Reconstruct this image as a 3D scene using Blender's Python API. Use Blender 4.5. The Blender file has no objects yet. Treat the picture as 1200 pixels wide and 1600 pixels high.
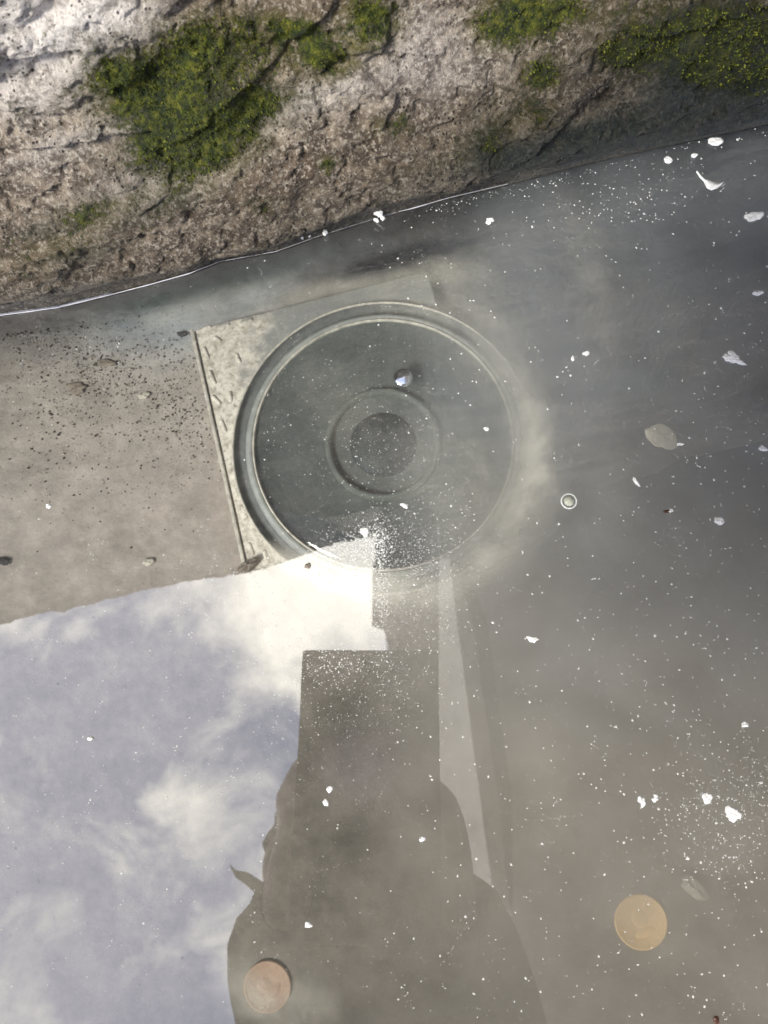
import bpy, bmesh, math, random
import numpy as np
from mathutils import Vector, Matrix

sc = bpy.context.scene
random.seed(7); rng = np.random.default_rng(11)

# ------------------------------------------------------------------ camera
# Held 22 cm above a shallow pool, looking almost straight down.
# World: x right, y towards the stone wall, z up, water surface at z = 0.
H = 0.22
F = 1202.0                      # focal length in photograph pixels (1200 x 1600)
d = Vector((45/F, -245/F, -1.0)).normalized()        # world "down" seen from the camera
zw = -d
yw = (Vector((0, 1, 0)) - zw*zw.y).normalized()
xw = yw.cross(zw)
R = Matrix((xw, yw, zw))        # camera axes -> world axes
cam_data = bpy.data.cameras.new("camera")
cam = bpy.data.objects.new("camera", cam_data); sc.collection.objects.link(cam)
cam.matrix_world = Matrix.Translation((0, 0, H)) @ R.to_4x4()
cam_data.sensor_fit = 'VERTICAL'; cam_data.sensor_height = 36.0; cam_data.lens = F/1600*36
cam_data.clip_start = 0.004; cam_data.clip_end = 500
cam_data.dof.use_dof = True; cam_data.dof.focus_distance = 0.27; cam_data.dof.aperture_fstop = cam_data.lens/1.0
sc.camera = cam
CP = Vector((0, 0, H))

def ray(u, v): return (R @ Vector(((u-600)/F, -(v-800)/F, -1.0)))
def at(u, v, z=0.0):            # the point of height z that lies on the line of sight
    r = ray(u, v); t = (z-H)/r.z
    return CP + r*t
def mir(u, v, z):               # the point of height z whose mirror image is seen there
    r = ray(u, v); t = -(H+z)/r.z
    return Vector((r.x*t, r.y*t, z))

# ------------------------------------------------------------------ world, sun, exposure
SUN_EL, SUN_AZ = math.radians(48), math.radians(222)
world = bpy.data.worlds.new("World"); sc.world = world; world.use_nodes = True
wn, wl = world.node_tree.nodes, world.node_tree.links
wn.clear()
def W(t, **k):
    n = wn.new(t)
    for a, b in k.items(): setattr(n, a, b)
    return n
sky = W('ShaderNodeTexSky', sky_type='NISHITA', sun_disc=False, sun_elevation=SUN_EL, sun_rotation=SUN_AZ, air_density=1.2, dust_density=2.5)
tc = W('ShaderNodeTexCoord')
n1 = W('ShaderNodeTexNoise'); n1.inputs['Scale'].default_value = 7.5; n1.inputs['Detail'].default_value = 9; n1.inputs['Roughness'].default_value = 0.6; n1.inputs['Distortion'].default_value = 0.5
wl.new(tc.outputs['Generated'], n1.inputs['Vector'])
# banks of cloud in chosen directions (centre pixel of their mirror image -> direction)
def wmath(op, a, b=None):
    m = W('ShaderNodeMath', operation=op)
    for i, q in enumerate((a, b)):
        if q is None: continue
        if isinstance(q, (int, float)): m.inputs[i].default_value = q
        else: wl.new(q, m.inputs[i])
    return m.outputs[0]
acc = None
for (u, v, r, amp) in [(540, 890, .11, .95), (400, 930, .08, .40), (250, 1285, .060, .22), (170, 1350, .05, .14), (290, 1250, .04, .2), (120, 985, .03, .25), (360, 1200, .06, .12), (430, 1050, .08, .12), (80, 1560, .12, .10), (230, 1110, .09, -.30), (60, 1180, .10, -.14), (300, 1420, .06, -.06), (90, 1040, .05, -.1)]:
    r3 = ray(u, v); dd = Vector((r3.x, r3.y, -r3.z)).normalized()
    vm = W('ShaderNodeVectorMath', operation='DISTANCE'); wl.new(tc.outputs['Generated'], vm.inputs[0]); vm.inputs[1].default_value = dd
    q = wmath('DIVIDE', vm.outputs['Value'], r); q = wmath('MULTIPLY', q, q); q = wmath('MULTIPLY', q, -1.0)
    q = wmath('EXPONENT', q); q = wmath('MULTIPLY', q, amp)
    acc = q if acc is None else wmath('ADD', acc, q)
dens = wmath('ADD', wmath('MULTIPLY', wmath('SUBTRACT', n1.outputs['Fac'], 0.5), 1.9), acc)
rampc = W('ShaderNodeValToRGB'); rampc.color_ramp.elements[0].position = -0.0; rampc.color_ramp.elements[1].position = 0.62
rampc.color_ramp.elements[0].color = (0.0,)*3+(1,); rampc.color_ramp.elements[1].color = (1,)*3+(1,)
wl.new(wmath('ADD', dens, 0.0), rampc.inputs[0])
hz = W('ShaderNodeMixRGB'); hz.inputs[0].default_value = 0.75          # thin high haze over the blue
wl.new(sky.outputs[0], hz.inputs[1]); hz.inputs[2].default_value = (4.6, 5.3, 8.0, 1)
mx = W('ShaderNodeMixRGB'); wl.new(rampc.outputs[0], mx.inputs[0]); wl.new(hz.outputs[0], mx.inputs[1]); mx.inputs[2].default_value = (24.0, 23.0, 20.4, 1)
bg = W('ShaderNodeBackground'); bg.inputs['Strength'].default_value = 0.10
wl.new(mx.outputs[0], bg.inputs['Color'])
wo = W('ShaderNodeOutputWorld'); wl.new(bg.outputs[0], wo.inputs['Surface'])

sd = bpy.data.lights.new("sun", 'SUN'); sd.energy = 2.2; sd.angle = math.radians(14); sd.color = (1.0, 0.96, 0.88)
sun = bpy.data.objects.new("sun", sd); sc.collection.objects.link(sun)
sv = Vector((math.sin(SUN_AZ)*math.cos(SUN_EL), math.cos(SUN_AZ)*math.cos(SUN_EL), math.sin(SUN_EL)))
sun.rotation_euler = sv.to_track_quat('Z', 'Y').to_euler(); sun.location = sv*5

vs = sc.view_settings; vs.view_transform = 'Standard'; vs.look = 'None'; vs.exposure = 1.2; vs.gamma = 1.0; vs.use_curve_mapping = False
cy = sc.cycles
cy.max_bounces = 8; cy.transparent_max_bounces = 24; cy.caustics_reflective = False; cy.caustics_refractive = False; cy.sample_clamp_indirect = 4
cy.volume_bounces = 1; cy.volume_step_rate = 1.0; cy.volume_max_steps = 64

# ------------------------------------------------------------------ helpers
def link(o, parent=None):
    sc.collection.objects.link(o)
    if parent is not None:
        o.parent = parent
        o.matrix_parent_inverse = parent.matrix_world.inverted() if False else Matrix.Identity(4)
    return o
def tag(o, label=None, cat=None, group=None, kind=None):
    if label: o['label'] = label
    if cat: o['category'] = cat
    if group: o['group'] = group
    if kind: o['kind'] = kind
    return o
def mesh_obj(name, verts, faces, mat, parent=None, smooth=True, loc=None):
    me = bpy.data.meshes.new(name); me.from_pydata([tuple(v) for v in verts], [], faces); me.update()
    if smooth: me.polygons.foreach_set('use_smooth', [True]*len(me.polygons))
    if mat: me.materials.append(mat)
    o = bpy.data.objects.new(name, me); link(o, parent)
    if loc is not None: o.location = loc
    return o
def grid_mesh(name, P, mat, flip=False):            # P: (ny, nx, 3)
    ny, nx = P.shape[:2]
    me = bpy.data.meshes.new(name)
    me.vertices.add(nx*ny); me.vertices.foreach_set('co', P.reshape(-1).astype(np.float32))
    i = np.arange((ny-1)*(nx-1)); r = i//(nx-1); c = i % (nx-1); a = r*nx+c
    q = np.stack([a, a+1, a+nx+1, a+nx], 1)
    if flip: q = q[:, ::-1]
    me.loops.add(q.size); me.loops.foreach_set('vertex_index', q.reshape(-1).astype(np.int32))
    me.polygons.add(len(q)); me.polygons.foreach_set('loop_start', (np.arange(len(q))*4).astype(np.int32))
    me.polygons.foreach_set('use_smooth', np.ones(len(q), bool))
    me.update(calc_edges=True); me.validate()
    me.materials.append(mat)
    o = bpy.data.objects.new(name, me); sc.collection.objects.link(o)
    return o
def attr(o, name, vals):
    a = o.data.attributes.new(name, 'FLOAT', 'POINT'); a.data.foreach_set('value', vals.reshape(-1).astype(np.float32))
def attr_c(o, name, rgb):
    a = o.data.attributes.new(name, 'FLOAT_COLOR', 'POINT')
    b = np.ones((rgb.size//3, 4), np.float32); b[:, :3] = rgb.reshape(-1, 3); a.data.foreach_set('color', b.reshape(-1))

def hash2(ix, iy, s):
    n = (ix.astype(np.int64)*374761393 + iy.astype(np.int64)*668265263 + s*2147483647) & 0xFFFFFFFF
    n = ((n ^ (n >> 13))*1274126177) & 0xFFFFFFFF
    n = ((n ^ (n >> 16))*2246822519) & 0xFFFFFFFF
    return ((n ^ (n >> 15)) & 0xFFFFFF)/float(0xFFFFFF)
def vnoise(x, y, s=0):
    ix, iy = np.floor(x), np.floor(y); fx, fy = x-ix, y-iy
    fx = fx*fx*fx*(fx*(fx*6-15)+10); fy = fy*fy*fy*(fy*(fy*6-15)+10)
    a = hash2(ix, iy, s); b = hash2(ix+1, iy, s); c = hash2(ix, iy+1, s); e = hash2(ix+1, iy+1, s)
    return (a+(b-a)*fx)*(1-fy)+(c+(e-c)*fx)*fy
def fbm(x, y, o=5, s=0, g=.5):
    t = 0; a = 1; n = 0
    for k in range(o):
        t = t+a*(vnoise(x*2**k+17.3*k, y*2**k-9.1*k, s+k)-.5); n += a; a *= g
    return t/n*2
def sst(a, b, x):
    t = np.clip((x-a)/(b-a), 0, 1); return t*t*(3-2*t)
def project(P):                                      # world points -> photograph pixels
    Rm = np.array(R); q = (P-np.array(CP)) @ Rm
    return 600+F*q[..., 0]/-q[..., 2], 800-F*q[..., 1]/-q[..., 2]

# ------------------------------------------------------------------ materials
class NT:
    def __init__(s, name):
        s.m = bpy.data.materials.new(name); s.m.use_nodes = True; s.n = s.m.node_tree.nodes; s.l = s.m.node_tree.links; s.n.clear()
        s.out = s.n.new('ShaderNodeOutputMaterial')
    def add(s, t, ins=None, **k):
        n = s.n.new(t)
        for a, b in k.items(): setattr(n, a, b)
        for a, b in (ins or {}).items():
            if isinstance(b, bpy.types.NodeSocket): s.l.new(b, n.inputs[a])
            else: n.inputs[a].default_value = b
        return n
    def math(s, op, a, b=0.0, clamp=False):
        return s.add('ShaderNodeMath', {0: a, 1: b}, operation=op, use_clamp=clamp).outputs[0]
    def mix(s, f, a, b, t='MIX'):
        return s.add('ShaderNodeMixRGB', {0: f, 1: a, 2: b}, blend_type=t).outputs[0]
    def obj(s): return s.add('ShaderNodeTexCoord').outputs['Object']
    def noise(s, scale, detail=4, rough=.55, vec=None, dist=0.0):
        return s.add('ShaderNodeTexNoise', {'Vector': vec or s.obj(), 'Scale': scale, 'Detail': detail, 'Roughness': rough, 'Distortion': dist}).outputs['Fac']
    def ramp(s, f, pts):
        n = s.add('ShaderNodeValToRGB', {0: f}); e = n.color_ramp.elements
        while len(e) < len(pts): e.new(.5)
        for x, (p, c) in zip(e, pts): x.position = p; x.color = (c if isinstance(c, tuple) else (c,)*3)+(1,)
        return n.outputs[0]
    def attr(s, name): return s.add('ShaderNodeAttribute', attribute_name=name)
    def fin(s, col, rough=.8, bump=None, strength=.3, dist=.001, spec=.3, metal=0.0, **k):
        p = s.add('ShaderNodeBsdfPrincipled', {'Base Color': col, 'Roughness': rough, 'Specular IOR Level': spec, 'Metallic': metal, **k})
        if bump is not None:
            b = s.add('ShaderNodeBump', {'Height': bump, 'Strength': strength, 'Distance': dist}); s.l.new(b.outputs[0], p.inputs['Normal'])
        s.l.new(p.outputs[0], s.out.inputs['Surface']); return s.m
def C4(r, g, b): return (r, g, b, 1)
def simple(name, col, rough=.6, var=.25, scale=300, **k):
    t = NT(name); n = t.noise(scale, 5)
    c = t.mix(t.ramp(n, [(.3, 0.0), (.7, 1.0)]), C4(*[x*(1-var) for x in col]), C4(*[min(1, x*(1+var)) for x in col]))
    return t.fin(c, rough, bump=n, strength=.25, dist=.0004, **k)

# stone: the moss, wet and tint layers are mixed into the colour, with fine grain from noise
t = NT('stone')
o_ = t.obj()
st = t.add('ShaderNodeMapping', {'Vector': o_, 'Rotation': (0, 0, math.radians(14)), 'Scale': (1, 1, 1.8)}).outputs[0]
gr = t.noise(1500, 4, .7, st)
big = t.noise(30, 5, .6, st); mid = t.noise(190, 8, .70, st); fine = t.noise(800, 6, .72); gr = t.noise(1700, 4, .75)
base = t.mix(t.ramp(big, [(.35, 0.0), (.65, 1.0)]), C4(.20, .148, .098), C4(.42, .345, .255))
base = t.mix(t.math('MULTIPLY', t.ramp(mid, [(.44, 1.0), (.56, 0.0)]), .92), base, C4(.070, .046, .030))
base = t.mix(t.math('MULTIPLY', t.ramp(fine, [(.51, 0.0), (.60, 1.0)]), .85), base, C4(.62, .545, .44))
base = t.mix(t.math('MULTIPLY', t.ramp(gr, [(.36, 1.0), (.48, 0.0)]), .75), base, C4(.07, .05, .035))
pale = t.attr('pale').outputs['Fac']; moss = t.attr('moss').outputs['Fac']; wet = t.attr('wet').outputs['Fac']; alg = t.attr('algae').outputs['Fac']
base = t.mix(t.math('MULTIPLY', pale, t.ramp(t.math('ADD', t.math('MULTIPLY', mid, .6), t.math('MULTIPLY', fine, .4)), [(.38, .25), (.52, 1.0)])), base, C4(.90, .84, .77))
vor = t.add('ShaderNodeTexVoronoi', {'Vector': o_, 'Scale': 620.0, 'Randomness': 1.0}); pm = t.noise(90, 3)
pit = t.math('MULTIPLY', t.ramp(vor.outputs['Distance'], [(.12, 1.0), (.26, 0.0)]), t.ramp(pm, [(.44, 0.0), (.56, 1.0)]))
base = t.mix(t.math('MULTIPLY', pit, .9), base, C4(.025, .018, .012))
base = t.mix(t.math('MULTIPLY', t.math('MINIMUM', t.math('MULTIPLY', moss, 1.4), 1.0), t.ramp(mid, [(.40, .85), (.60, .30)])), base, C4(.14, .125, .030))
base = t.mix(t.math('MULTIPLY', alg, t.ramp(t.noise(260, 6, .7), [(.36, .60), (.56, 1.0)])), base, t.mix(t.ramp(fine, [(.46, 0.0), (.62, 1.0)]), C4(.010, .017, .013), C4(.10, .12, .095)))
mn = t.noise(420, 7, .72)
mc = t.ramp(mn, [(.34, (.008, .014, .004)), (.45, (.030, .044, .006)), (.55, (.105, .120, .010)), (.66, (.24, .23, .03))])
mossf = t.ramp(t.math('ADD', moss, t.math('ADD', t.math('MULTIPLY', t.math('SUBTRACT', t.noise(75, 4, .6), .5), 2.6), t.math('MULTIPLY', t.math('SUBTRACT', t.noise(650, 5, .75), .5), 3.2))), [(.46, 0.0), (.95, 1.0)])
col = t.mix(mossf, base, mc)
col = t.mix(t.math('MULTIPLY', alg, .38), col, C4(.012, .022, .016))
wcol = t.mix(1.0, col, C4(.43, .43, .42), 'MULTIPLY')
col = t.mix(wet, col, wcol)

hgt = t.math('ADD', t.math('MULTIPLY', mid, .9), t.math('MULTIPLY', fine, .5))
hgt = t.math('SUBTRACT', hgt, t.math('MULTIPLY', pit, .5))
hgt = t.math('ADD', t.math('ADD', hgt, t.math('MULTIPLY', gr, .35)), t.math('MULTIPLY', t.math('MULTIPLY', mossf, mn), .8))
rgh = t.math('SUBTRACT', .88, t.math('MULTIPLY', wet, .42))
M_stone = t.fin(col, rgh, bump=hgt, strength=1.0, dist=.0020, spec=.4)

# pool floor
t = NT('pool_floor')
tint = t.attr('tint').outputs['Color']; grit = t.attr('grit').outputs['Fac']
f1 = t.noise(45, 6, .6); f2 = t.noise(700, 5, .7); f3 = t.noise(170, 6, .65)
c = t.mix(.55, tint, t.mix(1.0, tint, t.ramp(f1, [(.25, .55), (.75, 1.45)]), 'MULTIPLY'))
c = t.mix(.30, c, t.mix(1.0, c, t.ramp(f3, [(.3, .55), (.7, 1.5)]), 'MULTIPLY'))
v2 = t.add('ShaderNodeTexVoronoi', {'Vector': t.obj(), 'Scale': 330.0}); 
sp = t.math('MULTIPLY', t.ramp(v2.outputs['Distance'], [(.16, 1.0), (.30, 0.0)]), t.ramp(t.math('ADD', t.noise(200, 3), t.math('MULTIPLY', grit, .35)), [(.60, 0.0), (.72, 1.0)]))
c = t.mix(t.math('MULTIPLY', sp, .8), c, C4(.05, .045, .04))
c = t.mix(t.math('MULTIPLY', grit, t.ramp(f2, [(.5, 0.0), (.66, .5)])), c, C4(.52, .48, .42))
M_floor = t.fin(c, .9, bump=t.math('ADD', f2, f3), strength=.35, dist=.001, spec=.1)

# water surface: a still, slightly filmy mirror over what lies below
t = NT('water')
fr = t.add('ShaderNodeFresnel', {'IOR': 1.33}).outputs[0]
fac = t.math('ADD', t.math('MULTIPLY', fr, .9), .115, True)
bn = t.noise(9, 3); bb = t.add('ShaderNodeBump', {'Height': bn, 'Strength': .02, 'Distance': .004}).outputs[0]
gl = t.add('ShaderNodeBsdfGlossy', {'Color': C4(.97, .98, 1.0), 'Roughness': .012, 'Normal': bb})
tr = t.add('ShaderNodeBsdfTransparent', {'Color': C4(.98, .985, .98)})
ms = t.add('ShaderNodeMixShader', {0: fac, 1: tr.outputs[0], 2: gl.outputs[0]})
t.l.new(ms.outputs[0], t.out.inputs['Surface']); M_water = t.m

# suspended silt
t = NT('silt_haze')
ob = t.obj()
dn = t.add('ShaderNodeTexNoise', {'Vector': ob, 'Scale': 28.0, 'Detail': 3.5, 'Roughness': .6, 'Distortion': .8}).outputs['Fac']
sx = t.add('ShaderNodeSeparateXYZ', {0: ob})
side = t.add('ShaderNodeMapRange', {'Value': t.math('ADD', sx.outputs[0], t.math('MULTIPLY', sx.outputs[1], -.15)), 'From Min': -.03, 'From Max': .055, 'To Min': .03, 'To Max': 1.0}, interpolation_type='SMOOTHSTEP').outputs[0]
back = t.add('ShaderNodeMapRange', {'Value': sx.outputs[1], 'From Min': -.10, 'From Max': .01, 'To Min': .34, 'To Max': 1.0}, interpolation_type='SMOOTHSTEP').outputs[0]
den = t.math('MULTIPLY', t.math('MULTIPLY', t.math('MULTIPLY', side, back), t.ramp(dn, [(.36, .15), (.64, 2.1)])), 13.0)
vs_ = t.add('ShaderNodeVolumePrincipled', {'Color': t.mix(t.add('ShaderNodeMapRange', {'Value': t.math('ADD', sx.outputs[1], t.math('MULTIPLY', t.math('SUBTRACT', dn, .5), .12)), 'From Min': -.04, 'From Max': .10}).outputs[0], C4(.91, .86, .77), C4(.87, .90, .92)), 'Density': den, 'Anisotropy': .2})
t.l.new(vs_.outputs[0], t.out.inputs['Volume']); M_silt = t.m

M_pave = simple('paving', (.30, .28, .25), .9, .3, 60)
t = NT('steel_plate')
px_ = t.add('ShaderNodeSeparateXYZ', {0: t.obj()}); pn = t.noise(70, 6, .65); p2 = t.noise(500, 5, .7); p3 = t.noise(210, 6, .7)
pcx = t.mix(t.ramp(p3, [(.38, 1.0), (.56, 0.0)]), C4(.72, .69, .60), C4(.42, .39, .32))
pcx = t.mix(t.math('MULTIPLY', t.ramp(p2, [(.36, 1.0), (.46, 0.0)]), .6), pcx, C4(.13, .11, .09))
cov = t.add('ShaderNodeMapRange', {'Value': t.math('ADD', px_.outputs[0], t.math('MULTIPLY', t.math('SUBTRACT', pn, .5), .11)), 'From Min': -.062, 'From Max': -.030}, interpolation_type='SMOOTHSTEP').outputs[0]
pcx = t.mix(cov, pcx, C4(.26, .27, .26))
M_plate = t.fin(pcx, .8, bump=p2, strength=.4, dist=.0006)
M_rim = simple('lamp_rim', (.30, .32, .30), .5, .15, 260)
M_groove = simple('lamp_groove', (.13, .14, .135), .7, .2, 260)
M_lip = simple('lamp_lip', (.50, .48, .41), .7, .35, 260)
M_bowl = simple('lamp_bowl', (.100, .106, .102), .85, .18, 60)
M_inner = simple('lamp_inner', (.125, .135, .122), .7, .1, 200)
M_core = simple('lamp_core', (.022, .030, .036), .6, .3, 150)
t = NT('lamp_glass')
gl = t.add('ShaderNodeBsdfGlossy', {'Color': C4(1, 1, 1), 'Roughness': .03}); tr = t.add('ShaderNodeBsdfTransparent', {'Color': C4(.92, .95, .94)})
ms = t.add('ShaderNodeMixShader', {0: .022, 1: tr.outputs[0], 2: gl.outputs[0]}); t.l.new(ms.outputs[0], t.out.inputs['Surface']); M_glass = t.m
M_glint = NT('glint_mirror').fin(C4(.8, .82, .85), .08, metal=1.0)
M_gold = simple('brass_coin', (.88, .60, .26), .6, .06, 700)
M_copper = simple('copper_coin', (.35, .235, .16), .7, .1, 700)
M_dull = simple('tarnished_coin', (.27, .23, .19), .7, .2, 600)
M_flake = simple('white_flake', (.80, .80, .77), .8, .12, 900)
M_dust = simple('dust', (.60, .60, .57), .8, .15, 900)
M_pebp = simple('pale_pebble', (.48, .46, .38), .85, .15, 500)
M_pebb = simple('brown_pebble', (.22, .19, .15), .85, .3, 500)
M_pebd = simple('dark_pebble', (.03, .03, .03), .7, .3, 500)
M_bug = simple('brown_husk', (.075, .028, .015), .45, .3, 500)
M_black = simple('phone_black', (.02, .02, .022), .35, .1, 300, spec=.1)
M_coat = simple('dark_coat', (.013, .012, .011), .95, .2, 120, spec=0.0)
M_trou = simple('trousers', (.03, .035, .05), .95, .2, 120, spec=0.0)
M_skin = simple('skin', (.42, .27, .20), .6, .06, 150)
M_hair = simple('hair', (.014, .011, .009), .7, .3, 300, spec=0.0)
M_added_cover = simple('added_cover_underside', (.50, .46, .40), .85, .15, 20)
M_added_bar = simple('added_dark_bar', (.02, .02, .018), .85, .2, 20)
t = NT('added_wedge_panel')
tl = t.add('ShaderNodeBsdfTranslucent', {'Color': C4(.80, .77, .70)}); df = t.add('ShaderNodeBsdfDiffuse', {'Color': C4(.7, .7, .7)})
ms = t.add('ShaderNodeMixShader', {0: .25, 1: tl.outputs[0], 2: df.outputs[0]}); t.l.new(ms.outputs[0], t.out.inputs['Surface']); M_wedge = t.m

# ------------------------------------------------------------------ stone wall
FL = -0.155                                        # pool floor (apparent depth)
A = np.array(at(100, 470)); B = np.array(at(1100, 215))
ws = (B-A)[:2]; ws /= np.linalg.norm(ws)           # along the wall
wnm = np.array([ws[1], -ws[0]])                    # out of the wall, towards the viewer
W0 = A[:2]
def wall_s(P): return (P[..., :2]-W0) @ ws
# the foot follows the photographed waterline
wlpts = [(0, 492), (90, 480), (180, 458), (240, 442), (300, 425), (345, 408), (430, 393), (500, 368), (600, 337), (700, 309), (790, 288), (900, 258), (1000, 235), (1100, 214), (1200, 192)]
wp = np.array([at(*p) for p in wlpts]); wsS = wall_s(wp); wsD = (wp[:, :2]-W0) @ wnm
def foot(s): return np.interp(s, wsS, wsD, left=wsD[0], right=wsD[-1])
def rock_depth(s, z):                              # bulge out of the wall plane (metres)
    a = s*.95+z*.30; b = z*.95-s*.12+fbm(s*7, z*7, 3, 71)*.012
    dsp = .010*fbm(a*8+1, b*16+3, 4, 1)+.0035*fbm(a*34, b*70, 4, 5)+.0013*fbm(a*130, b*190, 4, 9)
    k = fbm(a*13+2, b*62, 3, 21)                    # bedding ledges
    dsp += .0030*(sst(-.02, .05, k)-.5)
    pt = fbm(s*230, z*260, 3, 77); dsp -= .0012*sst(.22, .42, pt)     # pores
    dsp += .0006*fbm(s*420, z*520, 3, 13)
    return dsp
def wall_xyz(s, z):
    fade = sst(0, .014, z)
    dz = (rock_depth(s, z)+.002)*fade
    lean = -.14*sst(-.001, -.022, z)-.36*np.clip(z, 0, .10)+.02*sst(.03, .12, z)*sst(.10, -.05, s)-.32*np.clip(z-.78, 0, 3)
    return foot(s)+dz+lean
s_ = np.concatenate([np.linspace(-3.0, -.30, 60)[:-1], np.linspace(-.30, .02, 120)[:-1]*0+np.linspace(-.30, -.10, 120)[:-1], np.linspace(-.10, .34, 900), np.linspace(.34, 3.0, 70)[1:]])
z_ = np.concatenate([np.linspace(FL-.02, -.012, 70)[:-1], np.linspace(-.012, .17, 430), np.linspace(.17, 1.25, 150)[1:], np.linspace(1.25, 2.495, 40)[1:]])
S, Z = np.meshgrid(s_, z_)
D = wall_xyz(S, Z)
tops = []
for (u, v) in [(-300, 1020), (0, 970), (130, 940), (215, 917), (300, 900), (385, 890), (430, 876), (480, 862), (530, 848), (590, 838), ]:
    r_ = ray(u, v); q_ = np.array([r_.x, r_.y]); M_ = np.stack([q_, -ws], 1); dq = 0.0
    for _ in range(5):                              # where the mirrored ray meets the wall
        sol = np.linalg.solve(M_, W0+wnm*dq); hq = -sol[0]*r_.z-H; dq = float(wall_xyz(np.array(sol[1]), np.array(hq)))
    tops.append((sol[1], -sol[0]*r_.z-H))
tops.sort(); tops += [(tops[-1][0]+.002, 2.49), (3.0, 2.49)]   # right of this the wall is raised to the added cover, hiding a reflected seam
ztop = np.interp(S, [a for a, b in tops], [b for a, b in tops])+.004*fbm(S*16, S*0, 4, 44)
Zc = np.minimum(Z, ztop)
XY = W0[None, None]+S[..., None]*ws+D[..., None]*wnm
P = np.concatenate([XY, Zc[..., None]], -1)
# top and back of the wall
top = P[-1].copy(); extra = []
for back, dz in ((.004, .003), (.02, .006), (.25, .004), (.30, -.02), (.30, -1.2)):
    q = top.copy(); q[:, :2] -= wnm*back; q[:, 2] += dz; extra.append(q)
P = np.concatenate([P, np.array(extra)], 0)
wall = grid_mesh('stone_wall', P, M_stone, flip=False)
tag(wall, 'rough travertine stone wall with green moss rising out of the water', 'wall')
U, V = project(P)
s3 = wall_s(P); z3 = P[..., 2]
nz = fbm(s3*60, z3*60, 5, 31); nz2 = fbm(s3*22, z3*30, 4, 37)
front = (P[..., 2] < .2)
def blobs(lst):
    m = np.zeros_like(U)
    for (u, v, ru, rv, ang, amp) in lst:
        ca, sa = math.cos(math.radians(ang)), math.sin(math.radians(ang))
        du, dv = U-u, V-v
        a_ = (du*ca-dv*sa)/ru; b_ = (du*sa+dv*ca)/rv
        m += amp*np.exp(-(a_*a_+b_*b_))
    return m*front
moss = blobs([(240, 140, 100, 60, 10, .7), (320, 120, 90, 60, 5, .5), (190, 120, 45, 40, 0, .55), (330, 230, 90, 50, 20, .75), (270, 240, 60, 40, 0, .4), (410, 165, 60, 22, 15, .7), (350, 50, 60, 40, 0, .55), (455, 40, 48, 18, -10, 1.3), (510, 88, 42, 28, 0, 1.5), (580, 30, 42, 44, 0, 1.5), (800, 30, 45, 42, 0, 1.5), (870, 15, 50, 24, 10, 1.4), (750, 40, 24, 32, 0, .9), (1010, 75, 85, 32, 5, 1.2), (1150, 50, 100, 55, 0, .8), (1060, 30, 120, 30, 0, .5), (1180, 130, 60, 60, 0, .5), (845, 115, 32, 24, 0, 1.2), (790, 200, 60, 50, 20, .8), (610, 200, 34, 18, 0, .8), (515, 255, 16, 11, 0, 1.0), (640, 260, 40, 14, 10, .25), (420, 320, 40, 14, 10, .35), (850, 190, 40, 25, 0, .45), (160, 330, 90, 25, 15, .5), (80, 400, 90, 30, 12, .35), (420, 60, 120, 50, 0, .4), (700, 250, 100, 20, 14, .3), (300, 120, 160, 100, 0, .3), (1100, 120, 60, 30, 10, .4), (980, 150, 50, 14, 20, .2)])
alg = blobs([(1110, 150, 110, 60, 10, 1.3), (1190, 130, 90, 90, 0, 1.3), (1130, 70, 110, 50, 5, .6), (900, 230, 200, 22, 14, .6), (1010, 85, 60, 22, 8, .7), (800, 25, 25, 28, 0, .6), (845, 115, 20, 16, 0, .6), (290, 195, 110, 60, 35, .75), (245, 120, 80, 50, 0, .65), (230, 330, 90, 20, 15, .4), (420, 170, 80, 30, 10, .3), (130, 400, 60, 12, 12, .5), (60, 360, 60, 14, 12, .4), (980, 200, 120, 30, 12, .5), (760, 215, 40, 30, 30, .5), (860, 230, 110, 22, 14, .7), (350, 80, 22, 14, 0, .3), (1060, 200, 140, 26, 13, .8)])
alg += np.clip(sst(.022, .0, z3+nz*.012)*.40, 0, 1)
pale = blobs([(50, 40, 140, 95, 0, 1.1), (180, 25, 70, 35, 0, .6), (150, 208, 110, 16, 18, .35), (20, 150, 70, 40, 0, .4), (70, 260, 90, 30, 15, .12), (640, 60, 90, 60, 0, .3), (500, 150, 120, 25, 20, .3), (250, 280, 160, 30, 17, .28), (700, 120, 120, 40, 15, .2)])
brown = 0
wet = np.clip(sst(.014, .002, z3+nz*.005)*.9+sst(600, 1060, U+(V-150)*.8)*.95*front+sst(.052, .010, z3+nz*.014)*.62, 0, 1)
attr(wall, 'moss', np.clip(moss*.85*(1+1.1*nz2+.5*nz), 0, 1.1)); attr(wall, 'algae', np.clip(alg*(1+.6*nz), 0, 1)); attr(wall, 'pale', np.clip(pale*(1+.3*nz), 0, 1)); attr(wall, 'wet', wet)

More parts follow.
